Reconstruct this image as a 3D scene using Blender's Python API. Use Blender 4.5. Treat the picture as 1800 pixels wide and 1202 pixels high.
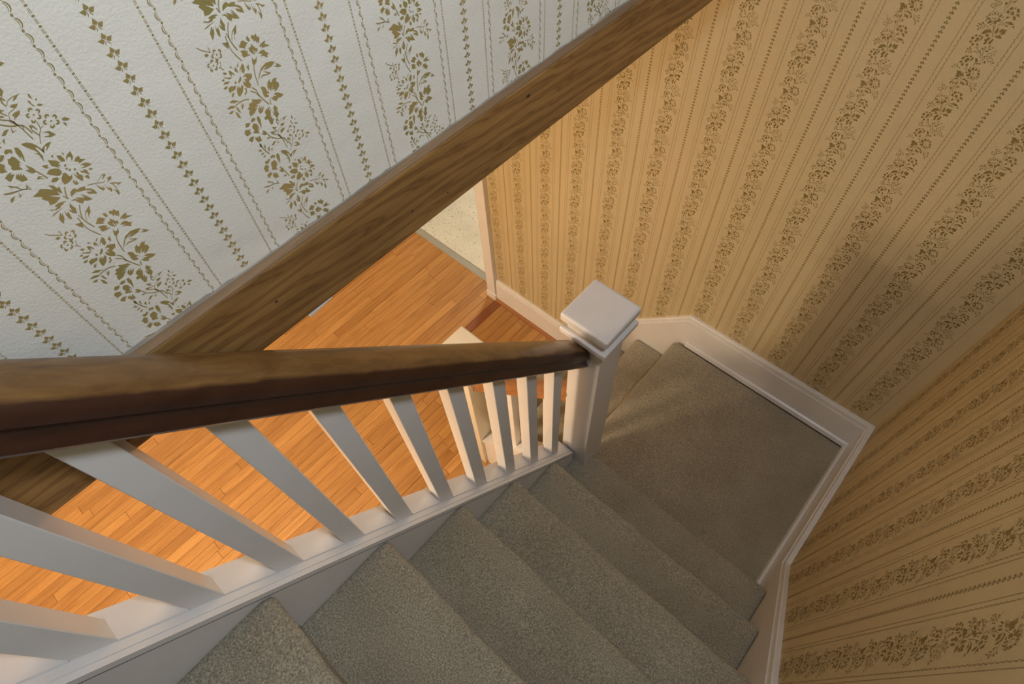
import bpy, bmesh, math, random
import numpy as np
from mathutils import Matrix, Vector
random.seed(7)
scene = bpy.context.scene
for o in list(bpy.data.objects):
    bpy.data.objects.remove(o)
COL = scene.collection

# ------------------------------------------------------------------ camera
cam_data = bpy.data.cameras.new('camera')
cam = bpy.data.objects.new('camera', cam_data)
COL.objects.link(cam)
ROT = ((0.74151, -0.54619, 0.38968), (0.66937, 0.64194, -0.37396), (-0.04590, 0.53813, 0.84161))
cam.matrix_world = Matrix.Translation((-0.36395, -1.56708, 2.30393)) @ Matrix(ROT).to_4x4()
cam_data.sensor_fit = 'HORIZONTAL'
cam_data.sensor_width = 36.0
cam_data.lens = 36.0 * 1003.8 / 1800.0
cam_data.clip_start = 0.01
scene.camera = cam

# ------------------------------------------------------------------ world, lights, exposure
world = bpy.data.worlds.new('world')
scene.world = world
world.use_nodes = True
world.node_tree.nodes['Background'].inputs[0].default_value = (0.95, 0.86, 0.72, 1)
world.node_tree.nodes['Background'].inputs[1].default_value = 0.04
vs = scene.view_settings
vs.view_transform = 'Standard'
vs.look = 'None'
vs.exposure = 0.0
vs.gamma = 1.0
vs.use_curve_mapping = False


def lamp(name, kind, loc, power, color, size=0.2, aim=None, spread=None):
    d = bpy.data.lights.new(name, kind)
    d.energy = power
    d.color = color
    if kind == 'AREA':
        d.shape = 'DISK'
        d.size = size
        if spread:
            d.spread = spread
    else:
        d.shadow_soft_size = size
    o = bpy.data.objects.new(name, d)
    o.location = loc
    if aim is not None:
        o.rotation_euler = (Vector(aim) - Vector(loc)).to_track_quat('-Z', 'Y').to_euler()
    COL.objects.link(o)
    return o


# cool wall light high on the right-hand wall of the stairwell
lamp('stairwell_light', 'AREA', (-0.06, -1.34, 2.95), 14.3, (0.77, 0.87, 1.0), 0.24, (-0.64, -1.18, 2.15))
# warm flush ceiling light in the hall below
lamp('hall_ceiling_light', 'AREA', (-1.85, -2.65, 1.66), 38.0, (1.0, 0.77, 0.52), 0.34, (-1.85, -2.6, -1))
lamp('hall_ceiling_glow', 'POINT', (-1.85, -2.65, 1.36), 50.0, (1.0, 0.77, 0.52), 0.14)
# light in the room beyond the doorway
lamp('kitchen_light', 'AREA', (-2.6, 1.3, 1.6), 42.0, (1.0, 0.88, 0.70), 0.5, (-2.6, 1.3, -1))

# ------------------------------------------------------------------ key dimensions (metres, z = 0 on the landing)
FLOOR = -0.76
CEIL = 1.717           # hall ceiling / underside of the beam
TOP = 3.9
RISE, RUN = 0.2204, 0.18665
W = 0.797              # face of the stringer at x = -W
LAND = 0.8134          # first nosing at y = -LAND


# ------------------------------------------------------------------ node helpers and materials
def new_mat(name, rough=0.5, spec=0.5):
    m = bpy.data.materials.new(name)
    m.use_nodes = True
    nt = m.node_tree
    b = nt.nodes['Principled BSDF']
    b.inputs['Roughness'].default_value = rough
    b.inputs['Specular IOR Level'].default_value = spec
    return m, nt, b


def nd(nt, kind, **kw):
    n = nt.nodes.new(kind)
    for k, v in kw.items():
        if hasattr(n, k):
            setattr(n, k, v)
        else:
            n.inputs[k.replace('_', ' ')].default_value = v
    return n


def ramp(nt, fac, stops):
    r = nt.nodes.new('ShaderNodeValToRGB')
    el = r.color_ramp.elements
    while len(el) < len(stops):
        el.new(0.5)
    for e, (p, c) in zip(el, stops):
        e.position = p
        e.color = (*c, 1)
    nt.links.new(fac, r.inputs[0])
    return r.outputs[0]


def coords(nt, scale=(1, 1, 1), rnd=False, rot=(0, 0, 0)):
    t = nt.nodes.new('ShaderNodeTexCoord')
    mp = nt.nodes.new('ShaderNodeMapping')
    mp.inputs['Scale'].default_value = scale
    mp.inputs['Rotation'].default_value = rot
    if rnd:
        oi = nt.nodes.new('ShaderNodeObjectInfo')
        mul = nd(nt, 'ShaderNodeVectorMath', operation='SCALE')
        cmb = nt.nodes.new('ShaderNodeCombineXYZ')
        for i in range(3):
            nt.links.new(oi.outputs['Random'], cmb.inputs[i])
        mul.inputs['Scale'].default_value = 37.0
        nt.links.new(cmb.outputs[0], mul.inputs[0])
        add = nd(nt, 'ShaderNodeVectorMath', operation='ADD')
        nt.links.new(t.outputs['Object'], add.inputs[0])
        nt.links.new(mul.outputs[0], add.inputs[1])
        nt.links.new(add.outputs[0], mp.inputs[0])
    else:
        nt.links.new(t.outputs['Object'], mp.inputs[0])
    return mp.outputs[0]


def noise(nt, vec, scale, detail=3, rough=0.5, dist=0.0):
    n = nt.nodes.new('ShaderNodeTexNoise')
    n.inputs['Scale'].default_value = scale
    n.inputs['Detail'].default_value = detail
    n.inputs['Roughness'].default_value = rough
    n.inputs['Distortion'].default_value = dist
    nt.links.new(vec, n.inputs['Vector'])
    return n.outputs['Fac']


def bump(nt, b, h, strength, dist):
    n = nt.nodes.new('ShaderNodeBump')
    n.inputs['Strength'].default_value = strength
    n.inputs['Distance'].default_value = dist
    nt.links.new(h, n.inputs['Height'])
    nt.links.new(n.outputs[0], b.inputs['Normal'])


def mix(nt, fac, a, c, mode='MIX'):
    n = nt.nodes.new('ShaderNodeMix')
    n.data_type = 'RGBA'
    n.blend_type = mode
    for s, v in ((n.inputs[0], fac), (n.inputs[6], a), (n.inputs[7], c)):
        if hasattr(v, 'links'):
            nt.links.new(v, s)
        elif isinstance(v, (int, float)):
            s.default_value = v
        else:
            s.default_value = (*v, 1)
    return n.outputs[2]


def mat_paint(name, col, rough=0.35, grime=0.06):
    m, nt, b = new_mat(name, rough)
    v = coords(nt)
    c = ramp(nt, noise(nt, v, 9, 4), [(0.3, tuple(x * (1 - grime) for x in col)), (0.7, col)])
    nt.links.new(c, b.inputs['Base Color'])
    bump(nt, b, noise(nt, v, 160, 2), 0.08, 0.002)
    return m


def mat_paper(name, col):
    m, nt, b = new_mat(name, 0.62, 0.25)
    v = coords(nt)
    c = ramp(nt, noise(nt, v, 3.5, 4), [(0.32, tuple(x * 0.955 for x in col)), (0.68, col)])
    nt.links.new(c, b.inputs['Base Color'])
    wr = noise(nt, coords(nt, (1, 3.0, 5.0)), 2.6, 1, 0.5, 0.6)
    fine = noise(nt, v, 420, 2)
    ad = nd(nt, 'ShaderNodeMath', operation='MULTIPLY_ADD')
    nt.links.new(wr, ad.inputs[0])
    ad.inputs[1].default_value = 6.0
    nt.links.new(fine, ad.inputs[2])
    bump(nt, b, ad.outputs[0], 0.13, 0.006)
    return m


def mat_print(name, a, c):
    m, nt, b = new_mat(name, 0.5, 0.4)
    v = coords(nt)
    nt.links.new(ramp(nt, noise(nt, v, 14, 4), [(0.35, a), (0.65, c)]), b.inputs['Base Color'])
    return m


def mat_wood(name, stops, scale, rough=0.4, rnd=False, ring=1.0, var=None, coat=0.0, fine=(30, 2)):
    m, nt, b = new_mat(name, rough)
    v = coords(nt, scale, rnd)
    g1 = noise(nt, v, 2.2 * ring, 5, 0.6, 1.2)
    col = ramp(nt, g1, stops)
    g2 = noise(nt, coords(nt, tuple(s * fine[1] for s in scale), rnd), fine[0], 3, 0.6)
    col = mix(nt, 0.35, col, ramp(nt, g2, [(0.3, (0.62, 0.58, 0.54)), (0.62, (1.06, 1.05, 1.04))]), 'MULTIPLY')
    if var:
        oi = nt.nodes.new('ShaderNodeObjectInfo')
        col = mix(nt, 1.0, col, ramp(nt, oi.outputs['Random'], var), 'MULTIPLY')
    nt.links.new(col, b.inputs['Base Color'])
    b.inputs['Coat Weight'].default_value = coat
    b.inputs['Coat Roughness'].default_value = 0.15
    bump(nt, b, g2, 0.12, 0.001)
    return m


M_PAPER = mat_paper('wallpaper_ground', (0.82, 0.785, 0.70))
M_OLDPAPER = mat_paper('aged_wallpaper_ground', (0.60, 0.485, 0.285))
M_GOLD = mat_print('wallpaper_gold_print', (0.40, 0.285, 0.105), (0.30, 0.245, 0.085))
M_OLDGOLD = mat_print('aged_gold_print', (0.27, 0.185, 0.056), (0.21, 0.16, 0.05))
M_WHITE = mat_paint('white_gloss_paint', (0.80, 0.78, 0.765), 0.28)
M_CREAM = mat_paint('cream_gloss_paint', (0.78, 0.72, 0.60), 0.3)
M_CEIL = mat_paint('ceiling_paint', (0.78, 0.75, 0.70), 0.8)
M_CAULK = mat_paint('grey_plaster_edge', (0.40, 0.34, 0.27), 0.9, 0.5)


def mat_pine():
    m, nt, b = new_mat('stained_pine', 0.6)
    v = coords(nt, (1.0, 0.10, 1.0))
    w = nt.nodes.new('ShaderNodeTexWave')
    w.wave_type = 'BANDS'
    w.bands_direction = 'DIAGONAL'
    w.inputs['Scale'].default_value = 34.0
    w.inputs['Distortion'].default_value = 7.0
    w.inputs['Detail'].default_value = 3.0
    w.inputs['Detail Scale'].default_value = 1.4
    nt.links.new(v, w.inputs['Vector'])
    col = ramp(nt, w.outputs['Fac'], [(0.0, (0.36, 0.195, 0.062)), (0.55, (0.32, 0.168, 0.052)), (0.85, (0.21, 0.102, 0.030)), (1.0, (0.29, 0.15, 0.046))])
    col = mix(nt, 1.0, col, ramp(nt, noise(nt, coords(nt, (5, 0.8, 5)), 2.0, 4), [(0.3, (0.72, 0.70, 0.66)), (0.7, (1.2, 1.18, 1.15))]), 'MULTIPLY')
    g = noise(nt, coords(nt, (60, 2.5, 60)), 9, 3)
    col = mix(nt, 0.5, col, ramp(nt, g, [(0.3, (0.6, 0.58, 0.55)), (0.65, (1.1, 1.1, 1.1))]), 'MULTIPLY')
    nt.links.new(col, b.inputs['Base Color'])
    bump(nt, b, g, 0.15, 0.001)
    return m


M_BEAM = mat_pine()
M_LEDGE = mat_wood('worn_pine_edge', [(0.3, (0.20, 0.115, 0.055)), (0.7, (0.36, 0.235, 0.135))], (14, 0.8, 9), 0.65)
M_FLOOR = mat_wood('oak_strip', [(0.25, (0.32, 0.142, 0.040)), (0.5, (0.45, 0.222, 0.066)), (0.75, (0.53, 0.285, 0.092))],
                   (16, 1.1, 4), 0.38, rnd=True,
                   var=[(0.0, (0.80, 0.75, 0.70)), (0.3, (0.95, 0.93, 0.90)), (0.75, (1.02, 1.01, 1.0)), (1.0, (1.14, 1.15, 1.16))], coat=0.15)
M_FLOORD = mat_wood('dark_oak_strip', [(0.25, (0.20, 0.062, 0.022)), (0.75, (0.30, 0.105, 0.042))], (16, 1.1, 4), 0.38, rnd=True, coat=0.15)
M_SHOE = mat_wood('stained_shoe_moulding', [(0.3, (0.28, 0.105, 0.035)), (0.7, (0.42, 0.175, 0.065))], (1.0, 14, 9), 0.4)
M_RAIL2 = mat_wood('red_oak_rail', [(0.3, (0.22, 0.085, 0.028)), (0.7, (0.38, 0.165, 0.06))], (1.2, 14, 9), 0.35, coat=0.2)
M_DARK = mat_paint('dark_gap', (0.03, 0.026, 0.02), 0.9)
M_SUB = mat_paint('subfloor', (0.16, 0.07, 0.03), 0.8)


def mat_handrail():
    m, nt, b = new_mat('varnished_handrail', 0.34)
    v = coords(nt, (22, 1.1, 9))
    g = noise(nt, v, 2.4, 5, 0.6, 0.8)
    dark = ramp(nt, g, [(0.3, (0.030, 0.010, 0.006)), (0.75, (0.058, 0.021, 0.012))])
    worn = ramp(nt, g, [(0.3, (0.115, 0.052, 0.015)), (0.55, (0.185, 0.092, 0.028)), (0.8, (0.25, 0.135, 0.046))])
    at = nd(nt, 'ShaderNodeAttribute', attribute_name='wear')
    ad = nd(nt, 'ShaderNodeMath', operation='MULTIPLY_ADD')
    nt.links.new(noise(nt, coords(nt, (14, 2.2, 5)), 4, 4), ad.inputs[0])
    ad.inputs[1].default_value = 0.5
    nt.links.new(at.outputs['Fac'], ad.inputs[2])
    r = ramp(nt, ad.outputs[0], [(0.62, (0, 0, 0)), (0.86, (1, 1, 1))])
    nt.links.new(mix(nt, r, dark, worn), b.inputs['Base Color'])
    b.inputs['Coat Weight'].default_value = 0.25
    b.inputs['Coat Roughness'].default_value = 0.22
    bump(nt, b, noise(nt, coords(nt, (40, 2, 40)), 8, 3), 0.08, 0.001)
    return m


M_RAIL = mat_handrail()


def mat_carpet():
    m, nt, b = new_mat('cut_pile_carpet', 0.95, 0.1)
    v = coords(nt)
    base = ramp(nt, noise(nt, v, 5, 5, 0.6), [(0.3, (0.345, 0.30, 0.215)), (0.7, (0.44, 0.39, 0.29))])
    sp = noise(nt, v, 330, 3, 0.7)
    base = mix(nt, 0.75, base, ramp(nt, sp, [(0.32, (0.30, 0.30, 0.30)), (0.5, (0.95, 0.95, 0.95)), (0.68, (1.9, 1.9, 1.85))]), 'MULTIPLY')
    # a few old spots trodden into the pile
    vo = nt.nodes.new('ShaderNodeTexVoronoi')
    vo.inputs['Scale'].default_value = 3.4
    nt.links.new(v, vo.inputs['Vector'])
    base = mix(nt, ramp(nt, vo.outputs['Distance'], [(0.012, (0.75, 0.75, 0.75)), (0.05, (0, 0, 0))]), base, (0.07, 0.06, 0.045))
    nt.links.new(base, b.inputs['Base Color'])
    b.inputs['Sheen Weight'].default_value = 0.15
    b.inputs['Sheen Roughness'].default_value = 0.6
    bump(nt, b, sp, 0.7, 0.006)
    return m


M_CARPET = mat_carpet()


def mat_vinyl():
    m, nt, b = new_mat('speckled_vinyl', 0.35)
    v = coords(nt)
    base = ramp(nt, noise(nt, v, 6, 3), [(0.3, (0.60, 0.57, 0.47)), (0.7, (0.68, 0.65, 0.55))])
    s1 = ramp(nt, noise(nt, v, 75, 2, 0.4), [(0.63, (0, 0, 0)), (0.70, (0.8, 0.8, 0.8))])
    base = mix(nt, s1, base, (0.30, 0.25, 0.15))
    nt.links.new(base, b.inputs['Base Color'])
    return m


M_VINYL = mat_vinyl()
M_STRIP = mat_paint('grey_metal_threshold', (0.33, 0.32, 0.27), 0.5)


# ------------------------------------------------------------------ mesh helpers
def link(name, verts, faces, mat, parent=None, smooth=False, bevel=0.0, seg=2):
    me = bpy.data.meshes.new(name)
    me.from_pydata([tuple(v) for v in verts], [], faces)
    bm = bmesh.new()
    bm.from_mesh(me)
    bmesh.ops.recalc_face_normals(bm, faces=bm.faces)
    if bevel:
        bmesh.ops.bevel(bm, geom=list(bm.edges), offset=bevel, segments=seg, profile=0.6, affect='EDGES', clamp_overlap=True)
    bm.to_mesh(me)
    bm.free()
    for mm in (mat if isinstance(mat, (list, tuple)) else [mat]):
        me.materials.append(mm)
    if smooth:
        for p in me.polygons:
            p.use_smooth = True
    o = bpy.data.objects.new(name, me)
    COL.objects.link(o)
    if parent:
        set_parent(o, parent)
    return o


def set_parent(o, p):
    o.parent = p
    q = p
    L = Vector((0, 0, 0))
    while q:
        L += q.location
        q = q.parent
    o.matrix_parent_inverse = Matrix.Translation(-L) if p.type == 'EMPTY' else Matrix.Identity(4)


def thing(name, loc, label, cat, group=None):
    o = bpy.data.objects.new(name, None)
    o.empty_display_size = 0.1
    COL.objects.link(o)
    o.location = loc
    tag(o, label, cat, group)
    return o


def tag(o, label=None, cat=None, group=None, kind=None):
    for k, v in (('label', label), ('category', cat), ('group', group), ('kind', kind)):
        if v:
            o[k] = v
    return o


def hexa(a, b):
    """8 verts from two quads (bottom, top)"""
    return list(a) + list(b), [(3, 2, 1, 0), (4, 5, 6, 7), (0, 1, 5, 4), (1, 2, 6, 5), (2, 3, 7, 6), (3, 0, 4, 7)]


def box(name, x0, x1, y0, y1, z0, z1, mat, parent=None, bevel=0.0, seg=2):
    v, f = hexa([(x0, y0, z0), (x1, y0, z0), (x1, y1, z0), (x0, y1, z0)], [(x0, y0, z1), (x1, y0, z1), (x1, y1, z1), (x0, y1, z1)])
    return link(name, v, f, mat, parent, bevel=bevel, seg=seg)


def prism(name, poly, axis, a, b, mat, parent=None, zf=None, smooth=False, bevel=0.0):
    """poly: (p, q) pairs; axis 'y': p = x, q = z, extruded from y = a to b; axis 'x': p = y, q = z.
    zf(t) is an added height at extrusion position t (a sloping run)."""
    n = len(poly)
    v = []
    for t in (a, b):
        dz = zf(t) if zf else 0.0
        for p, q in poly:
            v.append((p, t, q + dz) if axis == 'y' else (t, p, q + dz))
    f = [tuple(range(n)), tuple(range(2 * n - 1, n - 1, -1))]
    f += [(i, (i + 1) % n, n + (i + 1) % n, n + i) for i in range(n)]
    return link(name, v, f, mat, parent, smooth=smooth, bevel=bevel)


def grid_slab(name, outline_pts, plane, t0, t1, mat, parent=None, bevel=0.0):
    """flat board: outline (u, z) in the plane 'x' (u = y) or 'y' (u = x), thickness from t0 to t1"""
    n = len(outline_pts)
    v = []
    for t in (t0, t1):
        for u, z in outline_pts:
            v.append((t, u, z) if plane == 'x' else (u, t, z))
    f = [tuple(range(n)), tuple(range(2 * n - 1, n - 1, -1))]
    f += [(i, (i + 1) % n, n + (i + 1) % n, n + i) for i in range(n)]
    return link(name, v, f, mat, parent, bevel=bevel)


# ------------------------------------------------------------------ wallpaper print: one repeat of the flower trail, in 0.1 mm
MOTIF = [[77,1081,72,1061,79,1032,86,1035,81,1064,91,1084,96,1068,105,1066,99,1096,89,1103],
[210,1070,166,1071,137,1045,164,1050,189,1066],
[163,1074,151,1072,134,1069,118,1064,105,1056,94,1046,87,1039,90,1036,97,1043,108,1053,119,1060,134,1065,151,1068,163,1070],
[103,1015,115,997,131,1003,153,1018,118,1029,97,1022],
[16,1028,20,1011,43,976,50,976,34,1004,32,1019,56,1014,37,1034,6,1047],
[76,950,61,935,97,946,120,956,131,975,96,977,72,968],
[-18,979,9,957,37,944,15,965,-7,981,3,985,27,977,19,993,-11,1006,-26,1010],
[110,998,98,997,81,995,67,991,58,983,52,974,47,965,43,957,39,950,36,944,40,943,43,949,47,956,51,964,56,973,61,981,68,987,81,991,98,993,110,994],
[34,942,37,939,41,935,45,925,49,905,54,880,58,859,60,847,60,840,61,829,63,807,65,781,66,763,74,765,72,783,70,809,68,831,67,842,67,850,65,861,61,883,56,908,52,928,47,939,43,944,40,947],
[76,883,65,849,70,848,81,882],
[235,1024,246,1006,246,991,252,1039,244,1048],
[257,982,269,987,275,999,258,993],
[214,982,222,955,229,958,221,982,226,998,211,1008],
[247,949,258,939,282,942,263,956,246,961],
[190,910,187,914,181,913,177,908,179,903,184,902,189,905],
[180,941,182,946,187,949,193,948,194,942,200,939,204,949,201,958,194,962,183,961,175,954,170,945,173,936],
[216,923,222,923,225,919,223,913,217,910,213,903,223,903,233,908,238,918,237,927,230,933,220,934,211,928],
[206,888,208,883,204,878,198,876,194,879,186,878,188,869,196,864,206,864,215,871,220,881,218,890,210,896],
[165,873,160,869,154,870,152,874,154,880,152,887,143,880,139,870,141,861,149,856,160,857,169,864,173,874],
[154,911,150,914,150,920,155,924,161,924,168,929,161,934,151,934,142,929,136,919,137,910,144,904,154,903],
[255,821,251,825,245,823,242,818,243,813,249,812,254,815],
[240,853,241,859,246,862,252,861,254,856,261,853,264,864,260,872,251,876,240,874,232,866,229,856,233,847],
[280,837,286,838,290,834,288,828,283,825,280,817,291,818,300,825,304,835,302,844,294,850,283,849,274,842],
[278,801,281,796,278,790,273,788,267,790,259,787,263,779,273,775,284,778,292,786,294,797,290,806,281,809],
[242,788,238,782,232,781,228,785,229,791,225,797,217,788,216,777,222,769,231,767,242,771,249,780,251,790],
[214,821,209,824,209,830,214,834,220,834,227,839,219,845,209,844,199,838,195,828,196,818,204,813,214,813],
[317,784,339,771,363,773,343,798,316,801],
[308,748,319,737,320,766,304,770],
[166,855,163,842,160,823,154,806,146,795,134,785,122,772,109,752,95,730,86,714,91,712,100,728,114,750,127,769,138,782,150,792,159,805,166,823,169,842,172,855],
[183,816,156,807,157,804,184,813],
[102,817,116,769,123,772,107,830,121,838,132,809,138,812,131,852,109,861],
[166,765,179,752,174,734,151,743,118,744,139,742,169,722,214,719,192,765,147,774],
[-142,757,-110,758,-106,739,-91,759,-90,775,-105,778,-114,789,-138,777],
[-83,737,-83,703,-88,672,-73,701,-72,688,-80,667,-80,650,-60,685,-47,727,-49,762,-66,773],
[-215,756,-215,739,-203,727,-181,731,-152,755,-167,770,-183,757,-205,767],
[-251,682,-255,658,-241,653,-213,648,-223,672,-209,663,-217,685,-203,681,-197,698,-209,719,-230,728,-242,714,-259,704],
[-171,695,-170,663,-182,654,-179,637,-163,629,-126,611,-131,647,-119,644,-120,667,-106,657,-105,687,-109,711,-118,727,-138,720,-154,722],
[-253,586,-248,573,-229,583,-193,608,-217,620,-194,631,-226,630,-258,616],
[-208,573,-197,553,-193,534,-173,532,-151,526,-147,582,-165,567,-154,596,-175,579,-167,604,-182,588,-181,605,-199,585],
[-94,588,-119,595,-98,553,-65,547,-68,584,-93,630],
[-69,545,-66,534,-61,520,-56,505,-52,489,-48,473,-45,462,-37,466,-40,477,-44,493,-49,509,-53,524,-58,539,-61,549],
[-81,489,-60,470,-82,503,-53,495,-82,513,-106,498],
[-8,746,6,720,26,687,31,658,5,679,27,648,24,623,22,589,41,626,42,669,38,709,53,700,59,662,64,633,71,668,59,713,44,743,17,766,-16,774],
[155,692,117,696,82,683,68,674,59,641,84,668,101,684,109,675,78,647,113,664],
[-4,537,17,530,11,547,29,551,7,563,-13,567],
[-274,523,-270,534,-246,508,-235,482,-199,466,-190,483,-178,448,-186,504,-205,473,-231,488,-239,517,-285,562],
[155,575,157,562,164,567,163,590],
[83,595,87,575,91,590,101,595,87,606],
[111,560,112,528,137,514,144,539,138,570,116,586],
[187,557,161,542,145,511,174,538,188,525,172,490,204,519,214,565],
[208,467,207,449,230,453,265,456,235,477,238,505,211,501,186,481],
[220,426,225,409,195,412,221,398,274,397,259,423,235,436,201,434],
[238,361,258,360,249,377,232,377],
[174,381,195,358,213,331,216,377,194,399,198,375,175,395,172,415],
[174,333,180,312,195,304,201,337,175,342],
[121,363,130,328,144,316,166,352,151,377,156,402,138,395,134,364,127,383,122,406],
[74,337,82,312,103,313,104,350,88,332,92,356,85,358],
[90,394,86,406,83,436,65,443,34,416,21,397,19,360,54,360,92,373,112,403],
[-18,486,8,462,32,441,54,445,67,460,66,489,40,508,8,517,-23,501],
[39,534,58,512,74,490,71,513,92,499,85,522,102,525,91,552,47,585],
[-40,422,-8,412,16,419,15,439,-14,448,-36,435],
[125,492,120,497,112,496,108,489,109,482,116,480,123,484],
[117,465,113,470,105,469,100,462,102,454,109,452,115,457],
[129,445,125,450,117,449,112,442,114,435,121,433,128,437],
[161,430,156,435,148,434,143,427,145,419,152,417,159,422],
[-160,358,-179,352,-155,310,-166,273,-122,267,-68,288,-134,350,-56,304,-118,372,-59,311,-59,346,-39,307,-20,367,-43,363,-47,395,-74,418,-68,366,-95,394,-136,423,-160,411,-213,395],
[-2,261,-5,245,14,255,45,264,69,251,107,240,142,211,140,202,103,223,108,199,160,163,161,203,151,225,114,250,125,268,88,279,64,275,54,295,34,296,9,283],
[82,172,72,189,53,215,62,180,44,203,11,227,27,190,-1,220,-29,222,-3,206,7,173,25,150,47,170,65,153,104,143,92,175,75,212,56,233],
[3,346,-3,335,-13,319,-22,304,-28,289,-34,275,-37,263,-39,254,-39,247,-39,243,-30,245,-30,249,-30,255,-28,263,-25,274,-20,287,-14,300,-6,315,4,331,11,342],
[-51,287,-42,253,-36,256,-44,290],
[143,262,157,258,178,251,198,244,216,236,234,226,250,220,261,219,268,223,273,226,270,231,266,228,260,225,251,225,237,231,219,241,200,250,180,257,160,263,145,267],
[283,265,263,254,265,245,305,266,305,280,286,283],
[286,284,276,279,261,272,248,265,235,258,223,252,215,247,216,245,224,249,236,256,249,262,262,269,277,276,287,281],
[295,218,274,206,322,214,333,237,295,238],
[201,185,213,159,232,169,230,211,227,173,209,205,197,244],
[245,175,249,147,256,111,275,134,263,183,266,140,248,173,253,220],
[298,170,304,125,299,97,284,128,285,54,304,77,309,126,306,175,331,153,330,138,368,143,338,158,322,174,286,191],
[-340,508,-302,491,-240,485,-269,496,-305,507,-347,523],
[-327,443,-297,469,-339,461,-353,433],
[-261,482,-284,436,-242,458,-268,448],
[-180,456,-187,462,-198,470,-210,477,-219,481,-229,485,-239,488,-250,491,-262,494,-270,496,-272,491,-264,489,-253,486,-241,483,-231,480,-222,477,-212,472,-202,466,-191,458,-183,452],
[-58,233,-78,250,-114,256,-147,249,-135,233,-161,224,-197,245,-189,229,-155,215,-127,214,-110,227,-87,226,-85,240],
[-220,185,-187,187,-147,198,-101,206,-152,202,-193,196],
[-194,108,-191,83,-155,126,-143,169,-163,153,-148,178,-159,176,-190,142],
[-131,145,-135,105,-119,80,-107,121,-104,156,-124,144,-113,183],
[-91,156,-81,123,-60,105,-41,151,-47,171,-49,211,-71,179,-72,142,-86,163,-77,193],
[-6,157,-12,148,-22,134,-31,117,-41,97,-52,73,-59,51,-62,31,-61,13,-58,-7,-52,-32,-44,-60,-38,-79,-30,-75,-36,-55,-44,-28,-50,-3,-53,16,-54,32,-51,50,-44,71,-34,94,-24,114,-15,130,-6,143,0,152],
[-66,87,-63,42,-57,44,-60,89],
[-85,70,-87,51,-89,24,-90,-3,-90,-26,-88,-50,-83,-76,-71,-111,-55,-148,-43,-175,-37,-170,-48,-143,-64,-106,-77,-73,-82,-47,-83,-25,-83,-2,-82,25,-80,52,-78,71],
[-121,-3,-100,-34,-84,15,-131,32],
[-8,79,-36,35,-49,-9,-26,44,-1,74,7,74,-9,37,-20,-4,-1,42,25,55,29,68,51,113],
[82,-34,87,-54,108,-56,103,-16,86,-12],
[-10,-61,41,-98,43,-74,60,-81,58,-64,78,-67,47,-27,25,-27,8,-47,-7,-53],
[-9,-119,-16,-136,-10,-155,19,-158,61,-162,29,-143,45,-138,24,-122,54,-131,20,-102,-13,-93],
[126,-48,141,-59,137,-79,159,-73,153,-96,172,-88,165,-116,187,-93,201,-59,180,-55,181,-25,156,-37,147,-22,132,-25],
[198,-147,175,-155,225,-162,263,-168,222,-137,241,-114,214,-114,181,-123,163,-137],
[170,-206,134,-211,165,-220,198,-254,206,-228,225,-228,201,-201,192,-177,159,-172,133,-184],
[64,-130,77,-157,93,-175,95,-131,104,-138,99,-180,119,-149,127,-173,143,-139,126,-132,112,-104,102,-82,90,-104,66,-103],
[39,-238,49,-258,84,-239,105,-196,80,-217,65,-212,60,-184],
[43,-252,37,-268,27,-291,18,-320,11,-359,6,-403,2,-434,10,-434,14,-403,20,-359,27,-321,35,-294,44,-271,51,-255],
[245,-318,214,-299,160,-287,96,-308,51,-356,14,-407,52,-370,84,-334,128,-316,172,-314,93,-342,112,-333,154,-342,203,-339],
[242,-331,257,-361,214,-345,258,-376,293,-382,266,-346],
[110,-352,146,-385,86,-367,45,-388,87,-380,141,-393,172,-390,117,-349],
[-101,-202,-80,-183,-77,-169,-108,-196],
[-168,-189,-161,-176,-143,-194,-155,-167,-164,-168],
[-139,-212,-137,-232,-126,-229,-117,-255,-113,-210,-126,-193],
[-105,-264,-87,-231,-76,-228,-83,-252,-76,-276,-52,-260,-41,-215,-44,-192,-77,-215,-94,-231],
[-18,-263,-38,-280,-8,-265,4,-222,-26,-240],
[-69,-306,-68,-332,-93,-322,-88,-364,-113,-331,-120,-362,-102,-399,-74,-420,-55,-398,-61,-356,-21,-346,-5,-313,-59,-284,-96,-302],
[-195,-226,-185,-264,-183,-235,-175,-230,-158,-256,-159,-231,-172,-205,-190,-193],
[-243,-200,-229,-218,-228,-204,-210,-210,-224,-192,-247,-184],
[-246,-236,-218,-260,-193,-263,-199,-252,-229,-238,-258,-217],
[-267,-258,-258,-235,-286,-238],
[-247,-290,-221,-278,-264,-263,-289,-275],
[-284,-326,-255,-308,-285,-300,-305,-311],
[-271,-366,-206,-363,-188,-335,-213,-332,-235,-319,-266,-329],
[-263,-414,-241,-401,-244,-392,-222,-387,-255,-382,-270,-408],
[-210,-416,-201,-444,-154,-415,-129,-373,-137,-354,-164,-381,-157,-349,-178,-375,-171,-343,-200,-374],
[-129,-430,-150,-437,-148,-455,-120,-437,-109,-403,-124,-396],
[-169,-308,-174,-300,-183,-301,-189,-310,-187,-320,-180,-324,-171,-318],
[-149,-331,-122,-317,-109,-291,-118,-284,-159,-322],
[-213,-28,-217,-23,-223,-24,-227,-30,-226,-37,-221,-39,-215,-35],
[-233,-8,-233,-2,-228,3,-223,3,-220,-1,-213,-2,-213,8,-218,16,-227,18,-236,13,-242,3,-243,-7,-238,-15],
[-191,-12,-186,-11,-183,-16,-184,-22,-189,-25,-192,-34,-183,-33,-174,-26,-170,-16,-171,-6,-178,0,-187,0,-196,-7],
[-195,-44,-192,-49,-194,-55,-199,-58,-204,-56,-211,-60,-207,-68,-198,-71,-189,-67,-182,-58,-180,-47,-184,-39,-193,-35],
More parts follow.
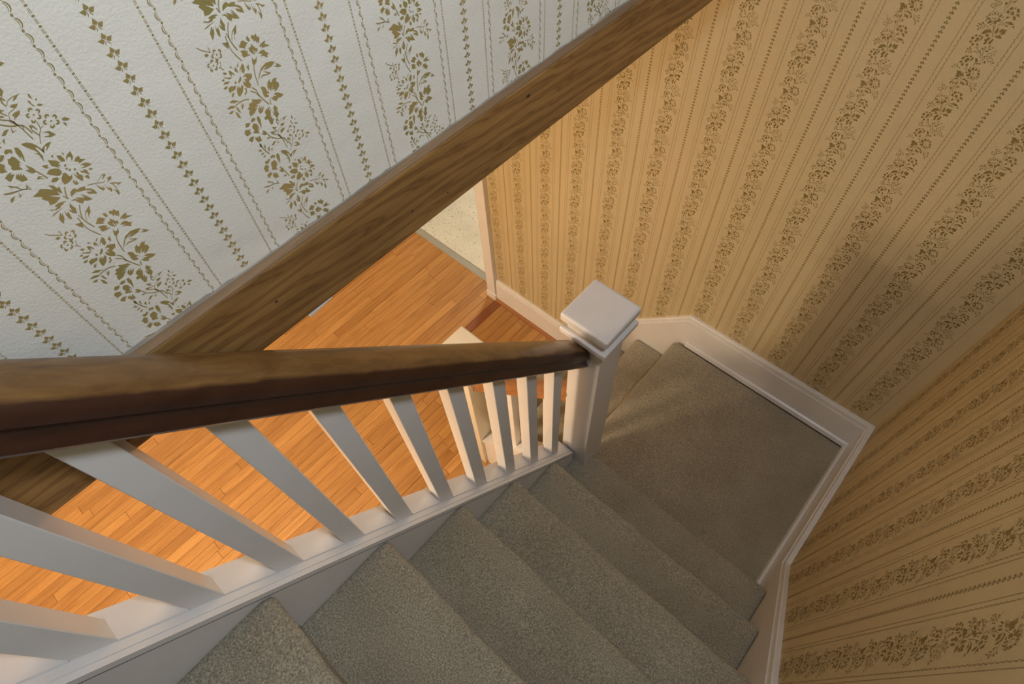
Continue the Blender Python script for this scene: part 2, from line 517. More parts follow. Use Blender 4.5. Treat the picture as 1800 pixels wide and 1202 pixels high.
[-227,-58,-231,-63,-236,-64,-239,-60,-238,-53,-241,-47,-248,-55,-250,-66,-247,-75,-239,-79,-229,-76,-222,-67,-220,-56],
[-253,-35,-257,-33,-258,-27,-255,-22,-249,-21,-244,-14,-251,-10,-261,-13,-268,-21,-271,-32,-268,-41,-260,-45,-251,-43],
[-281,-92,-284,-87,-291,-88,-295,-94,-294,-101,-289,-104,-283,-99],
[-293,-69,-291,-63,-286,-59,-281,-61,-280,-67,-274,-70,-271,-59,-273,-50,-280,-45,-290,-46,-298,-54,-301,-65,-299,-75],
[-257,-83,-252,-84,-250,-89,-253,-95,-258,-98,-262,-106,-254,-107,-244,-103,-238,-93,-237,-82,-242,-74,-251,-72,-260,-76],
[-274,-115,-273,-121,-277,-126,-283,-127,-286,-123,-293,-123,-293,-133,-287,-140,-278,-141,-269,-135,-263,-125,-263,-114,-269,-107],
[-312,-121,-317,-123,-321,-120,-321,-114,-317,-109,-316,-100,-325,-104,-332,-113,-334,-124,-331,-133,-322,-137,-313,-133,-306,-124],
[-324,-88,-328,-84,-327,-78,-323,-73,-317,-74,-311,-68,-317,-62,-326,-62,-335,-68,-340,-79,-339,-89,-333,-96,-324,-96],
[-310,-11,-282,-6,-296,16,-320,10],
[-351,87,-347,80,-339,70,-328,57,-307,39,-281,19,-262,5,-259,10,-277,24,-303,44,-324,62,-335,74,-342,84,-347,91],
[-263,53,-261,10,-255,11,-258,55],
[-222,-93,-227,-107,-235,-126,-239,-144,-236,-157,-229,-166,-224,-172,-220,-168,-225,-162,-231,-153,-234,-143,-230,-127,-223,-108,-217,-95],
[-256,-131,-239,-147,-236,-143,-252,-127],
[-64,-426,-57,-435,-46,-448,-38,-463,-37,-479,-37,-500,-32,-527,-16,-567,5,-613,21,-647,29,-640,13,-607,-8,-561,-23,-522,-28,-497,-28,-477,-30,-458,-39,-441,-50,-427,-58,-418],
[-91,-446,-79,-456,-64,-470,-50,-484,-43,-500,-37,-518,-34,-531,-27,-527,-30,-514,-36,-496,-45,-478,-58,-463,-75,-448,-86,-439],
[-130,-501,-142,-496,-161,-489,-178,-484,-191,-482,-204,-481,-218,-481,-238,-484,-260,-487,-275,-489,-275,-498,-260,-496,-239,-492,-219,-490,-205,-490,-193,-491,-180,-493,-163,-498,-146,-505,-133,-509],
[-288,-459,-259,-476,-259,-463,-219,-479,-276,-434,-316,-440],
[-339,-494,-297,-506,-275,-494,-320,-472,-364,-481],
[-341,-545,-311,-527,-342,-518,-368,-527],
[-277,-552,-259,-582,-263,-525,-280,-502],
[-307,-598,-282,-625,-285,-571,-305,-539],
[-232,-533,-234,-558,-202,-527,-204,-506,-223,-528,-219,-492],
[18,-499,11,-532,19,-565,50,-579,61,-569,41,-538,78,-550,61,-522,59,-486,40,-463,16,-459],
[79,-493,79,-532,89,-501,98,-541,138,-491,113,-541,145,-536,124,-563,162,-557,196,-533,199,-504,179,-481,202,-455,167,-445,132,-470,124,-460,130,-434,99,-453],
[136,-607,90,-594,104,-612,69,-595,86,-633,113,-653,130,-634,167,-640,201,-633,172,-598,140,-577,110,-578],
[52,-599,36,-649,44,-652,60,-602],
[-116,-544,-157,-541,-159,-566,-187,-577,-175,-598,-189,-613,-196,-654,-150,-649,-90,-608,-140,-603,-73,-597,-106,-580,-44,-589,-63,-566,-25,-586,-37,-555,-67,-542,-111,-517],
[-103,-651,-94,-683,-63,-673,-27,-631,-64,-645,-45,-614,-80,-638,-64,-605,-95,-631],
[-45,-724,-77,-736,-76,-758,-46,-765,-45,-830,-23,-836,13,-784,-11,-790,5,-756,-18,-770,19,-693,-8,-696,26,-665,-30,-676,-50,-692],
[27,-769,45,-807,77,-779,73,-720,95,-733,69,-676,44,-701,51,-756,36,-714,36,-763,24,-717],
[-152,-729,-147,-776,-153,-814,-138,-793,-117,-728,-123,-691,-144,-689],
[-204,-712,-171,-712,-158,-693,-187,-676,-217,-697],
[-287,-728,-252,-733,-222,-709,-262,-689,-278,-702],
[-228,-764,-218,-795,-243,-810,-220,-829,-182,-847,-197,-800,-178,-826,-183,-778,-164,-811,-171,-751,-195,-728,-220,-743],
[-315,-808,-280,-807,-256,-801,-269,-782,-251,-770,-300,-744,-320,-767],
[-302,-880,-287,-888,-249,-844,-288,-835,-317,-850],
[-245,-900,-235,-924,-197,-924,-199,-863,-224,-891,-216,-862,-240,-875,-237,-856,-254,-875],
[-151,-870,-174,-859,-153,-890,-118,-898,-122,-865,-151,-834],
[-121,-901,-115,-916,-106,-937,-94,-958,-76,-976,-56,-993,-37,-1005,-23,-1012,-12,-1014,-2,-1017,8,-1023,16,-1030,23,-1041,28,-1061,31,-1085,33,-1103,41,-1101,39,-1082,36,-1057,30,-1035,22,-1022,12,-1014,2,-1007,-9,-1003,-21,-1001,-33,-996,-51,-984,-71,-967,-88,-951,-100,-931,-108,-910,-114,-896],
[-128,-948,-103,-950,-126,-928,-147,-941],
[-109,-1035,-66,-1008,-95,-1003,-131,-1028],
[-45,-999,-67,-1045,-24,-1034,-52,-1037],
[-23,-979,-3,-1017,-2,-980,-34,-946],
[-239,-941,-237,-955,-235,-975,-231,-995,-227,-1014,-221,-1033,-214,-1052,-206,-1070,-197,-1087,-191,-1099,-183,-1091,-190,-1080,-198,-1063,-206,-1045,-213,-1027,-218,-1009,-223,-990,-227,-971,-229,-952,-231,-938],
[-247,-976,-224,-988,-222,-952,-236,-938],
[-271,-1013,-245,-1029,-251,-999,-282,-998],
[-208,-1012,-208,-1036,-185,-978,-209,-988],
[-179,-1057,-172,-1071,-156,-1019,-185,-1036],
[-156,-1088,-128,-1050,-150,-1055],
[-256,-1064,-229,-1053,-253,-1043,-273,-1054],
[-254,-1101,-222,-1083,-240,-1080,-262,-1089]]
MOTIF = [np.array(p, float).reshape(-1, 2) * 1e-4 for p in MOTIF]
REPEAT = 0.1905


def paper_shapes(u0, u1, v0, v1, arrow0, period, drops, shear=0.0, vref=2.0):
    """all printed shapes as (u, v) polygons inside the rectangle; u runs to the viewer's right"""
    out = []
    # three-lobed bud pointing up
    side_leaf = np.array([(-0.75, 0.9), (-1.5, -0.5), (-2.9, -1.5), (-4.0, -0.3), (-5.5, 1.9), (-3.6, 1.9), (-2.5, 2.3), (-1.6, 1.5)], float)[::-1] * 1e-3
    top_leaf = np.array([(0, 0.6), (0.55, 1.9), (1.75, 1.7), (1.75, 3.3), (1.0, 4.3), (0, 6.0), (-1.0, 4.3), (-1.75, 3.3), (-1.75, 1.7), (-0.55, 1.9)], float) * 1e-3
    tail = np.array([(-0.45, 0.4), (-1.25, -1.0), (-2.3, -3.4), (-0.7, -1.5)], float) * 1e-3
    mir = np.array([-1.0, 1.0])
    leaf = [side_leaf, (side_leaf * mir)[::-1], top_leaf, tail, (tail * mir)[::-1]]
    an = np.linspace(0, 2 * math.pi, 7)[:-1]
    dot = np.stack([np.cos(an), np.sin(an)], 1)
    th = np.radians(np.linspace(-72, 72, 7))
    cres = np.concatenate([np.stack([4.6 * np.cos(th) - 2.0, 4.9 * np.sin(th)], 1),
                           np.stack([3.0 * np.cos(th[::-1]) - 1.6, 4.4 * np.sin(th[::-1])], 1)]) * 0.78e-3
    thin = np.concatenate([np.stack([3.0 * np.cos(th) - 2.6, 4.2 * np.sin(th)], 1),
                           np.stack([2.4 * np.cos(th[::-1]) - 2.6, 4.1 * np.sin(th[::-1])], 1)]) * 0.74e-3
    flip = np.array([-1.0, 1.0])
    pitch, dpitch = 0.0104, 0.0069
    k0 = int(math.floor((u0 - arrow0) / period)) - 1
    k1 = int(math.ceil((u1 - arrow0) / period)) + 1

    def put(poly, u, v):
        q = poly + np.array([u + shear * (v - vref), v])
        if q[:, 0].min() > u0 and q[:, 0].max() < u1 and q[:, 1].min() > v0 and q[:, 1].max() < v1:
            out.append(q)
    for k in range(k0, k1 + 1):
        c = arrow0 + k * period
        off = drops(k)
        for j in range(int((v0 - 3) / pitch), int((v1 + 3) / pitch)):
            v = j * pitch
            if v < v0 - 0.02 or v > v1 + 0.02:
                continue
            for lp in leaf:
                put(lp, c, v + 0.003 * (k % 3))
            for s in (-1, 1):
                side = np.array([-s * 1.0, 1.0])
                put((cres * side)[::(1 if s < 0 else -1)], c + s * 0.0425, v)
                put((thin * side)[::(1 if s < 0 else -1)], c + s * 0.0425, v)
                put(dot * np.array([0.9e-3, 1.15e-3]), c + s * 0.0432, v + pitch / 2)
        for j in range(int((v0 - 3) / dpitch), int((v1 + 3) / dpitch)):
            v = j * dpitch
            if v < v0 - 0.02 or v > v1 + 0.02:
                continue
            for s in (-1, 1):
                u = c + s * 0.0325
                put(dot * np.array([1.15e-3, 0.85e-3]), u, v)
                for e in (-0.55e-3, 0.55e-3):
                    put(np.array([(-0.2e-3, -1.7e-3), (0.2e-3, -1.7e-3), (0.2e-3, 1.7e-3), (-0.2e-3, 1.7e-3)]), u + e, v + dpitch / 2)
        for j in range(int((v0 - 4) / REPEAT), int((v1 + 4) / REPEAT) + 1):
            v = j * REPEAT + off
            if v < v0 - 0.15 or v > v1 + 0.15:
                continue
            for p in MOTIF:
                put(p, c - period / 2 + 0.0035, v)
    return out


def paper_mesh(o, shapes, to3, ground=None):
    """append the printed shapes to wall mesh o as faces of its second material, 0.3 mm proud of the paper"""
    me = o.data
    nv, npoly, nl = len(me.vertices), len(me.polygons), len(me.loops)
    co = np.empty(nv * 3)
    me.vertices.foreach_get('co', co)
    li = np.empty(nl, np.int32)
    me.loops.foreach_get('vertex_index', li)
    ls = np.empty(npoly, np.int32)
    me.polygons.foreach_get('loop_start', ls)
    sizes = np.array([len(s) for s in shapes], np.int32)
    uv = np.concatenate(shapes)
    pts = to3(uv)
    allco = np.concatenate([co.reshape(-1, 3), pts])
    n = len(pts)
    alls = np.concatenate([ls, nl + np.concatenate([[0], np.cumsum(sizes)[:-1]])]).astype(np.int32)
    alli = np.concatenate([li, nv + np.arange(n)]).astype(np.int32)
    m2 = bpy.data.meshes.new(o.name)
    m2.vertices.add(nv + n)
    m2.vertices.foreach_set('co', allco.ravel())
    m2.loops.add(len(alli))
    m2.loops.foreach_set('vertex_index', alli)
    m2.polygons.add(len(alls))
    m2.polygons.foreach_set('loop_start', alls)
    mi = np.zeros(len(alls), np.int32)
    mi[npoly:] = 1
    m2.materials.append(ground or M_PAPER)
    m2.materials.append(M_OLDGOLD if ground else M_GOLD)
    m2.polygons.foreach_set('material_index', mi)
    m2.polygons.foreach_set('use_smooth', np.zeros(len(alls), bool))
    m2.update(calc_edges=True)
    m2.validate()
    o.data = m2


EPS = 0.0003
# ------------------------------------------------------------------ walls, ceilings
XL = -0.878            # papered wall over the balustrade
wl = box('wall_left', XL - 0.10, XL, -4.0, 0.0, 1.82, TOP, M_PAPER)
tag(wl, 'cream wallpapered wall with gold flower trails above the brown timber beam', kind='structure')
LD = {0: 0.0, 1: 0.072, 2: 0.163}
sh = paper_shapes(-2.6, -0.002, 1.821, 3.0, -1.4685, 0.1815, lambda k: 1.9667 + LD.get(k, 0.163 + 0.095 * (k - 2) if k > 0 else 0.095 * k), 0.030)
paper_mesh(wl, sh, lambda q: np.stack([np.full(len(q), XL + EPS), q[:, 0], q[:, 1]], 1))

DOOR_R, DOOR_L, DOOR_T = -2.165, -2.98, 1.28
wf_v = [(-3.6, FLOOR - .1), (DOOR_L, FLOOR - .1), (DOOR_L, DOOR_T), (DOOR_R, DOOR_T), (DOOR_R, FLOOR - .1), (0.12, FLOOR - .1), (0.12, TOP),
        (-0.99, TOP), (-0.99, CEIL + .1), (-3.6, CEIL + .1)]
wf = grid_slab('wall_far', wf_v, 'y', 0.0, 0.12, M_PAPER)
tag(wf, 'warm lit wallpapered end wall behind the landing', kind='structure')
sh = paper_shapes(-2.09, -0.03, -0.57, 2.5, -0.352, 0.178, lambda k: 0.5 + 0.095 * k)
keep = []
for q in sh:                                   # no paper behind the skirting
    u, v = q[:, 0].mean(), q[:, 1].mean()
    if v > max(-0.555, min(0.19, 0.19 + 1.03 * (u + 0.826))):
        keep.append(q)
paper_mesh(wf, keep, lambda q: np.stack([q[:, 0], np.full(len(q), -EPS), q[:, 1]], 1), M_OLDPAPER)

wr = box('wall_right', 0.0, 0.12, -4.0, -0.0005, FLOOR - .1, TOP, M_PAPER)
tag(wr, 'dim wallpapered wall beside the carpeted steps', kind='structure')
sh = paper_shapes(0.004, 2.5, 0.0, 2.5, 0.868, 0.177, lambda k: 0.53 + 0.095 * k)
keep = []
for q in sh:
    u, v = q[:, 0].mean(), q[:, 1].mean()
    if v > max(0.19, RISE + (u - LAND) * 1.18 + 0.125):
        keep.append(q)
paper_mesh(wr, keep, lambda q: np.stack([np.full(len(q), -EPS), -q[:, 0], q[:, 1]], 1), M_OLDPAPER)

tag(box('ceiling', -3.6, -0.95, -4.0, 0.0, CEIL, CEIL + .1, M_CEIL), 'hall ceiling beyond the timber beam', kind='structure')
tag(box('ceiling', -0.99, 0.12, -4.0, 0.12, TOP, TOP + .1, M_CEIL), 'white ceiling over the stairwell', kind='structure')
tag(box('wall_hall', -3.7, -3.6, -4.0, 0.12, FLOOR - .1, CEIL + .1, M_CREAM), 'far side wall of the hall below', kind='structure')
tag(box('wall_back', -3.7, 0.12, -4.1, -4.0, FLOOR - .1, TOP, M_CREAM), 'wall behind the top of the stairs', kind='structure')

# timber beam that carries the papered wall
bm_ = thing('timber_beam', (-0.905, -2.0, CEIL), 'brown stained timber beam along the bottom of the white papered wall', 'beam')
box('beam_body', -0.95, -0.862, -4.0, -0.001, CEIL, 1.8205, M_BEAM, bm_, bevel=0.0025)
link('beam_ledge', *hexa([(-0.8785, -4.0, 1.8202), (-0.8635, -4.0, 1.8202), (-0.8635, -0.002, 1.8202), (-0.8785, -0.002, 1.8202)],
                          [(-0.8785, -4.0, 1.8222), (-0.8635, -4.0, 1.8218), (-0.8635, -0.002, 1.8218), (-0.8785, -0.002, 1.8222)]), M_LEDGE, bm_)
# rough line of old plaster where the paper stops
pv, pf = [], []
N = 260
for i in range(N + 1):
    y = -2.4 + 2.395 * i / N
    hgt = 0.0014 + 0.0012 * math.sin(i * 0.37) * math.sin(i * 0.11 + 1) + random.uniform(-0.0010, 0.0012)
    if -1.66 < y < -1.52:
        hgt += 0.003
    pv += [(XL + 0.0006, y, 1.8225), (XL + 0.0006, y, 1.8225 + max(0.0008, hgt)), (XL + 0.0022, y, 1.8225)]
    if i:
        a, b = 3 * (i - 1), 3 * i
        pf += [(a, a + 2, b + 2, b), (a + 2, a + 1, b + 1, b + 2)]
link('plaster_edge', pv, pf, M_CAULK, bm_)
for (y, z, r) in ((-1.47, 1.772, 0.0016), (-1.255, 1.755, 0.0014), (-1.015, 1.80, 0.0026), (-1.19, 1.742, 0.0012)):
    an = [2 * math.pi * i / 8 for i in range(8)]
    link('knot', [(-0.8616, y + 1.5 * r * math.cos(a), z + r * math.sin(a)) for a in an], [tuple(range(8))], M_DARK, bm_)

link('plaster_chip', *hexa([(-0.874, -1.447, 1.7120), (-0.8615, -1.444, 1.7125), (-0.8615, -1.408, 1.7168), (-0.874, -1.404, 1.7168)],
                            [(-0.874, -1.447, 1.7172), (-0.8615, -1.444, 1.7172), (-0.8615, -1.408, 1.7172), (-0.874, -1.404, 1.7172)]), M_CEIL, bm_)

# ------------------------------------------------------------------ hall floor: oak strips
fl = box('floor', -3.6, 0.0, -4.0, 0.045, FLOOR - 0.10, FLOOR - 0.016, M_SUB)
tag(fl, 'honey oak strip floor of the hall below the railing', kind='structure')
PW = 0.0575
x = -3.3
row = 0
dark_row = int((-2.055 + 3.3) / PW)
while x < -1.0:
    y = -3.75 + random.uniform(-0.8, 0.0)
    while y < 0.03:
        ln = random.uniform(0.45, 1.25)
        y1 = min(y + ln, 0.045)
        if row == dark_row and y1 < 0.045 and y > -1.5:
            y1 = -0.62 if y < -0.7 else y1
        if row == dark_row and y1 == 0.045 and y > -0.62:
            pass
        if y1 > -3.6:
            mt = M_FLOORD if (row == dark_row and y1 > 0.0) else M_FLOOR
            zt = FLOOR + random.uniform(-0.0006, 0.0)
            g = 0.0006
            e = 0.0009
            v = [(x + g, y + g, FLOOR - .015), (x + PW - g, y + g, FLOOR - .015), (x + PW - g, y1 - g, FLOOR - .015), (x + g, y1 - g, FLOOR - .015),
                 (x + g, y + g, zt - e), (x + PW - g, y + g, zt - e), (x + PW - g, y1 - g, zt - e), (x + g, y1 - g, zt - e),
                 (x + g + e, y + g + e, zt), (x + PW - g - e, y + g + e, zt), (x + PW - g - e, y1 - g - e, zt), (x + g + e, y1 - g - e, zt)]
            f = [(8, 9, 10, 11)] + [(i, (i + 1) % 4, 4 + (i + 1) % 4, 4 + i) for i in range(4)] + [(4 + i, 4 + (i + 1) % 4, 8 + (i + 1) % 4, 8 + i) for i in range(4)]
            link('plank', v, f, mt, fl)
        y = y1
        if y1 >= 0.045:
            break
    x += PW
    row += 1

# room beyond the doorway
kf = box('floor_kitchen', -4.2, -1.6, 0.095, 2.6, FLOOR - 0.10, FLOOR + 0.004, M_VINYL)
tag(kf, 'speckled cream vinyl floor beyond the doorway', kind='structure')
ts = prism('threshold_strip', [(0.040, FLOOR - .005), (0.048, FLOOR + .004), (0.088, FLOOR + .007), (0.10, FLOOR - .005)], 'x', DOOR_L, DOOR_R, M_STRIP)
tag(ts, 'grey metal threshold strip between oak floor and speckled vinyl', 'threshold')
tag(box('wall_kitchen', -1.75, -1.65, 0.12, 2.6, FLOOR, 1.8, M_CREAM), 'side wall of the room past the doorway', kind='structure')

# door casing
d1 = box('door_1', DOOR_R - 0.0, DOOR_R + 0.018, -0.005, 0.125, FLOOR, DOOR_T, M_WHITE)
tag(d1, 'white door casing at the end of the hall', kind='structure')
box('casing', DOOR_R + 0.006, -2.087, -0.030, 0.0, FLOOR + 0.055, 1.34, M_WHITE, d1, bevel=0.004)
box('casing_block', DOOR_R + 0.002, -2.083, -0.035, 0.0, FLOOR, FLOOR + 0.057, M_WHITE, d1, bevel=0.003)
box('door_stop', DOOR_R - 0.014, DOOR_R, 0.05, 0.09, FLOOR, DOOR_T, M_WHITE, d1, bevel=0.002)
box('casing', DOOR_L - 0.08, DOOR_L, -0.030, 0.0, FLOOR, 1.34, M_WHITE, d1, bevel=0.004)
box('casing', DOOR_L, DOOR_R + 0.006, -0.030, 0.0, DOOR_T, 1.34, M_WHITE, d1, bevel=0.004)

# ------------------------------------------------------------------ baseboards / skirting with a bevelled top band
BAND = 0.030


def skirt(name, top, zbot, plane, sgn, label):
    """top: list of (u, z) along the wall; board stands proud of the wall by 20 mm towards sgn"""
    t = 0.020 * sgn
    low = [(u, z - BAND) for u, z in top]
    bot = [(u, zb) for u, zb in zbot]
    o = grid_slab(name, low + bot[::-1], plane, 0.0, t, M_WHITE)
    tag(o, label, kind='structure')
    n = len(top)
    v, f = [], []
    for (u, z) in top:
        prof = [(0.0, z - BAND - .004), (0.0155, z - BAND - .004), (0.0165, z - BAND + 0.003), (0.0150, z - 0.005), (0.0115, z), (0.0, z)]
        for d, zz in prof:
            v.append((d * sgn, u, zz) if plane == 'x' else (u, d * sgn, zz))
    for i in range(n - 1):
        for j in range(6):
            a, b = i * 6 + j, i * 6 + (j + 1) % 6
            f.append((a, b, b + 6, a + 6))
    f += [tuple(range(6)), tuple(range((n - 1) * 6, n * 6))]
    link('top_moulding', v, f, M_WHITE, o)
    return o


SK = 0.19
s1 = skirt('baseboard_far', [(-2.083, -0.56), (-1.555, -0.56), (-0.826, SK), (0.0, SK)],
           [(-2.083, FLOOR), (-1.50, FLOOR), (-0.80, -0.25), (0.0, -0.25)], 'y', -1, 'white moulded skirting stepping down the end wall beside the steps')
yb = -LAND + (RISE + 0.125 - SK) / 1.18
yt = -2.9
s2 = skirt('baseboard_right', [(-0.001, SK + 0.0008), (yb, SK), (yt, RISE + (-LAND - yt) * 1.18 + 0.125)],
           [(0.0, -0.2), (yb, -0.2), (yt, RISE + (-LAND - yt) * 1.18 - 0.5)], 'x', -1, 'white moulded skirting climbing the right wall beside the steps')
# narrow white bead where the carpet meets the skirting on the landing
bead = [(0.0, 0.0), (0.0, 0.022), (-0.004, 0.026), (-0.012, 0.022), (-0.016, 0.0)]
prism('bead', [(-0.019 + p, q) for p, q in bead], 'x', -0.80, -0.019, M_WHITE, s1)
prism('bead', [(-0.019 + p, q) for p, q in bead], 'y', -LAND - 0.02, -0.019, M_WHITE, s2)
sh_ = prism('shoe_moulding', [(-0.020, FLOOR), (-0.020, FLOOR + 0.02), (-0.028, FLOOR + 0.018), (-0.036, FLOOR + 0.008), (-0.037, FLOOR)], 'x', -2.083, -1.52, M_SHOE, s1)

# ------------------------------------------------------------------ carpeted staircase
st = thing('carpeted_staircase', (-0.41, -LAND, FLOOR), 'grey carpeted staircase turning at a square landing', 'staircase')
NR = 0.017


def step_profile(back, rise, depth=0.03, drop=None):
    """side outline in (t, z): t = 0 at the nosing, positive to the back of the tread; z = 0 on the tread"""
    p = []
    for i in range(8):
        a = math.radians(90 + i * 200 / 7)
        p.append((NR + NR * math.cos(a), -NR + NR * math.sin(a)))
    p += [(NR + 0.012, -2 * NR - 0.004), (NR + 0.016, -rise - 0.01)]
    p += [(back, -rise - 0.01), (back, 0.0)]
    p.insert(len(p), (0.08, 0.0015))
    return p


def carpet_step(axis, nose, sgn, z, u0, u1, back, rise, parent):
    """axis: direction the tread runs back in; the strip spans u0..u1 across"""
    prof = step_profile(back, rise)
    n = len(prof)
    # across: rounded shoulders at both ends
    stations = [(0.0, 0.010), (0.003, 0.005), (0.008, 0.0015), (0.016, 0.0)]
    us = [(u0 + a, s) for a, s in stations]
    m = 26
    us += [(u0 + 0.016 + (u1 - u0 - 0.032) * i / m, 0.0) for i in range(1, m)]
    us += [(u1 - a, s) for a, s in stations[::-1]]
    v, f = [], []
    for k, (u, s) in enumerate(us):
        for i, (t, q) in enumerate(prof):
            tt, qq = t, q
            if i <= 8:
                tt += s * 0.9
            if i in (0, 1, 2, n - 1, n - 2):
                qq -= s * 0.7
            wob = 0.0015 * math.sin(u * 23 + z * 7) + 0.001 * math.sin(u * 61 + z * 31)
            if i <= 7:
                tt += wob
            w = nose + sgn * tt
            v.append((u, w, z + qq) if axis == 'y' else (w, u, z + qq))
    for k in range(len(us) - 1):
        for i in range(n):
            a, b = k * n + i, k * n + (i + 1) % n
            f.append((a, b, b + n, a + n))
    f += [tuple(range(n)), tuple(range((len(us) - 1) * n, len(us) * n))]
    return link('step', v, f, M_CARPET, parent, smooth=False)


def shade(o, ang=40):
    me = o.data
    for p in me.polygons:
        p.use_smooth = True
    me.set_sharp_from_angle(angle=math.radians(ang))


for k in range(1, 11):
    shade(carpet_step('y', -LAND - (k - 1) * RUN, -1, k * RISE, -W, -0.021, RUN + 0.06, RISE, st))
LN = -0.85             # left nosing of the landing
LR, LG = 0.19, 0.195   # lower flight
ld = carpet_step('x', LN, 1, 0.0, -LAND - 0.05, -0.036, -LN - 0.034, LR, st)
ld.name = 'landing'
ld.data.name = 'landing'
shade(ld)
for k in range(1, 4):
    shade(carpet_step('x', LN - k * LG, 1, -k * LR, -0.825, -0.021, LG + 0.06, LR, st))


def zcap(y):
    return 0.883 + 1.205 * (-1.374 - y)


def zrail(y):
    return 1.019 + 1.145 * (-0.965 - y)


Y0, YE, Y1 = -2.62, -2.03, -0.886
# closed stringer and panel under it
prism('stringer', [(-0.868, -0.36), (-0.797, -0.36), (-0.797, -0.0235), (-0.868, -0.0235)], 'y', YE, Y1, M_WHITE, st, zf=zcap)
prism('stringer', [(-0.858, -0.36), (-0.797, -0.36), (-0.797, 0.0), (-0.858, 0.0)], 'y', Y0, YE, M_WHITE, st, zf=zcap)
pan = [(-0.80, FLOOR), (Y1 + .0, FLOOR), (Y1, zcap(Y1) - .36), (Y0, zcap(Y0) - .36), (Y0, FLOOR)]
grid_slab('spandrel_panel', pan[1:], 'x', -0.857, -0.842, M_CREAM, st)


def zcap2(x):
    return -0.45 + 1.05 * (x + 1.35)


def zrail2(x):
    return 0.31 + 1.10 * (x + 1.14)


YB = -0.85
prism('stringer', [(YB - 0.034, -0.33), (YB + 0.034, -0.33), (YB + 0.034, -0.02), (YB - 0.034, -0.02)], 'x', -1.356, -0.855, M_WHITE, st, zf=zcap2)
grid_slab('spandrel_panel', [(-1.356, FLOOR), (-0.856, FLOOR), (-0.856, zcap2(-0.855) - .30), (-1.356, max(FLOOR + .01, zcap2(-1.356) - .30))], 'y', YB - 0.02, YB, M_CREAM, st)

# ------------------------------------------------------------------ upper balustrade
ub = thing('stair_balustrade', (-0.82, -0.836, 0.0), 'white balusters under a worn dark handrail beside the upper steps', 'balustrade')


def newel(parent, cx, cy, z0, zt, mat, half=0.052):
    n_ = box('newel_post', cx - half, cx + half, cy - half, cy + half, z0, zt - 0.08, mat, parent, bevel=0.003)
    c = 0.074
    box('collar', cx - c, cx + c, cy - c, cy + c, zt - 0.083, zt - 0.062, mat, n_, bevel=0.005, seg=3)
    box('neck', cx - .058, cx + .058, cy - .058, cy + .058, zt - 0.063, zt - 0.029, mat, n_)
    box('newel_cap', cx - c, cx + c, cy - c, cy + c, zt - 0.031, zt, mat, n_, bevel=0.009, seg=4)
    return n_


newel(ub, -0.801, -0.829, -0.10, 1.13, M_WHITE)
# base rail: flat cap, a groove and a thin lip on the stair side
base_prof = [(-0.874, -0.020), (-0.7955, -0.020), (-0.7955, 0.0), (-0.8035, 0.0), (-0.8040, -0.0016), (-0.8055, -0.0016), (-0.8060, 0.0012), (-0.874, 0.0012)]
br = prism('base_rail', base_prof, 'y', YE, Y1 - .003, M_WHITE, ub, zf=zcap)
BX0, BX1, BH = -0.8565, -0.8200, 0.0180
BY = [-1.9975, -1.8975, -1.8005, -1.7020, -1.6020, -1.5015, -1.3950, -1.2880, -1.1780, -1.0730, -0.9680]
for y in BY:
    v, f = hexa([(BX0, y - BH, zcap(y - BH) - .002), (BX1, y - BH, zcap(y - BH) - .002), (BX1, y + BH, zcap(y + BH) - .002), (BX0, y + BH, zcap(y + BH) - .002)],
                [(BX0, y - BH, zrail(y - BH) + .004), (BX1, y - BH, zrail(y - BH) + .004), (BX1, y + BH, zrail(y + BH) + .004), (BX0, y + BH, zrail(y + BH) + .004)])
    link('baluster', v, f, M_WHITE, ub, bevel=0.0012, seg=1)
for a, b in zip(BY[:-1], BY[1:]):
    prism('fillet', [(-0.868, 0.001), (-0.8185, 0.001), (-0.8200, 0.0060), (-0.866, 0.0060)], 'y', a + BH, b - BH, M_WHITE, br, zf=zcap)


def rail_profile(cx, hw, h):
    s = hw / 0.031
    right = [(0.0, 0.0), (0.027, 0.0), (0.0295, 0.006), (0.0285, 0.014), (0.0255, 0.020), (0.0245, 0.028), (0.0265, 0.035), (0.0310, 0.041),
             (0.0312, 0.050), (0.0295, 0.059), (0.0255, 0.067), (0.0190, 0.073), (0.0100, 0.0765), (0.0, 0.0775)]
    k = h / 0.0775
    pts = [(cx + a * s, b * k) for a, b in right] + [(cx - a * s, b * k) for a, b in right[-2:0:-1]]
    return pts


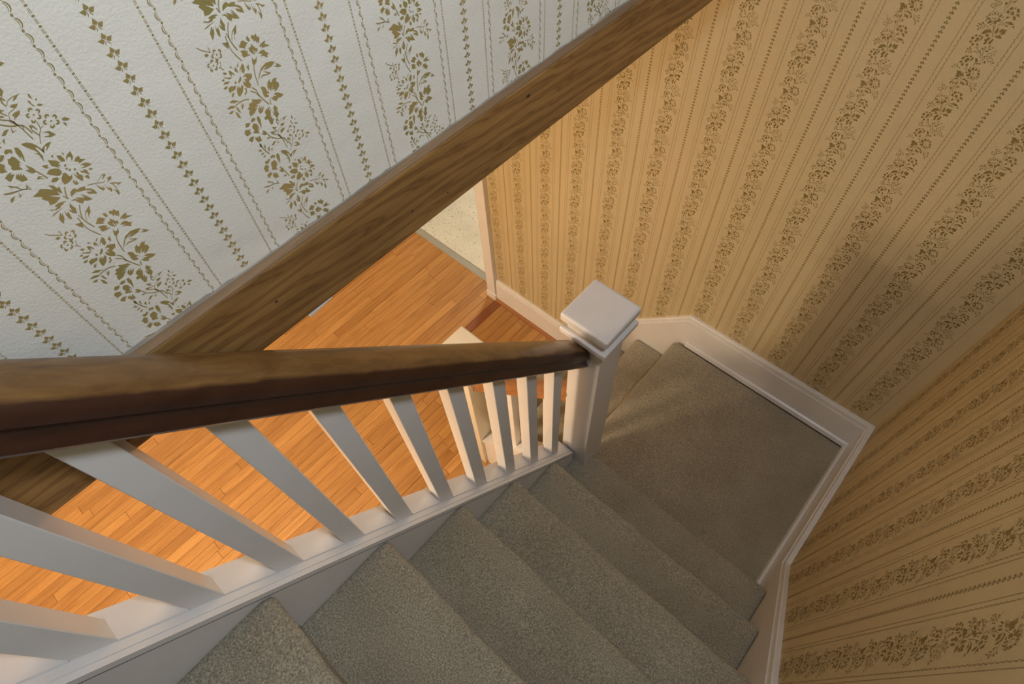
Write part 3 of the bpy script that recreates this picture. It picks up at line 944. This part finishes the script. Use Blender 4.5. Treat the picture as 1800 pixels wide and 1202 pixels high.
def handrail(name, axis, c, hw, h, a, b, zf, mat, parent, n=60):
    prof = rail_profile(c, hw, h)
    m = len(prof)
    v, f, wear = [], [], []
    for i in range(n + 1):
        t = a + (b - a) * i / n
        for (p, q) in prof:
            v.append((p, t, q + zf(t)) if axis == 'y' else (t, p, q + zf(t)))
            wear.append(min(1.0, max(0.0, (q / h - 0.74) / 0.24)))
    for i in range(n):
        for j in range(m):
            k0, k1 = i * m + j, i * m + (j + 1) % m
            f.append((k0, k1, k1 + m, k0 + m))
    f += [tuple(range(m)), tuple(range(n * m, n * m + m))]
    me = bpy.data.meshes.new(name)
    me.from_pydata(v, [], f)
    bm = bmesh.new()
    bm.from_mesh(me)
    bmesh.ops.recalc_face_normals(bm, faces=bm.faces)
    bm.to_mesh(me)
    bm.free()
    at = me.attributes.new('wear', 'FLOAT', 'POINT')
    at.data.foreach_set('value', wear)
    me.materials.append(mat)
    o = bpy.data.objects.new(name, me)
    COL.objects.link(o)
    set_parent(o, parent)
    shade(o, 35)
    return o


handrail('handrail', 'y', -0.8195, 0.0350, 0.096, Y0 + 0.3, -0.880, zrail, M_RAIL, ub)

# ------------------------------------------------------------------ lower balustrade
lb = thing('stair_balustrade', (-1.405, YB, FLOOR), 'short lower railing with cream newel and reddish handrail, seen through the balusters', 'balustrade')
newel(lb, -1.405, YB, FLOOR, 0.36, M_CREAM)
prism('base_rail', [(YB - 0.042, -0.020), (YB + 0.042, -0.020), (YB + 0.042, 0.001), (YB - 0.042, 0.001)], 'x', -1.353, -0.853, M_WHITE, lb, zf=zcap2)
for x in (-1.243, -1.143, -1.043, -0.943):
    v, f = hexa([(x - BH, YB - BH, zcap2(x - BH)), (x + BH, YB - BH, zcap2(x + BH)), (x + BH, YB + BH, zcap2(x + BH)), (x - BH, YB + BH, zcap2(x - BH))],
                [(x - BH, YB - BH, zrail2(x - BH) + .004), (x + BH, YB - BH, zrail2(x + BH) + .004), (x + BH, YB + BH, zrail2(x + BH) + .004), (x - BH, YB + BH, zrail2(x - BH) + .004)])
    link('baluster', v, f, M_WHITE, lb, bevel=0.0012, seg=1)
handrail('handrail', 'x', YB, 0.0325, 0.08, -1.356, -0.850, zrail2, M_RAIL2, lb, n=12)
# dark strip standing in for the shade in the crack below the base rail
prism('shadow_gap', [(-0.7975, -0.0245), (-0.7962, -0.0245), (-0.7962, -0.0205), (-0.7975, -0.0205)], 'y', YE, Y1 - .003, M_DARK, st, zf=zcap)
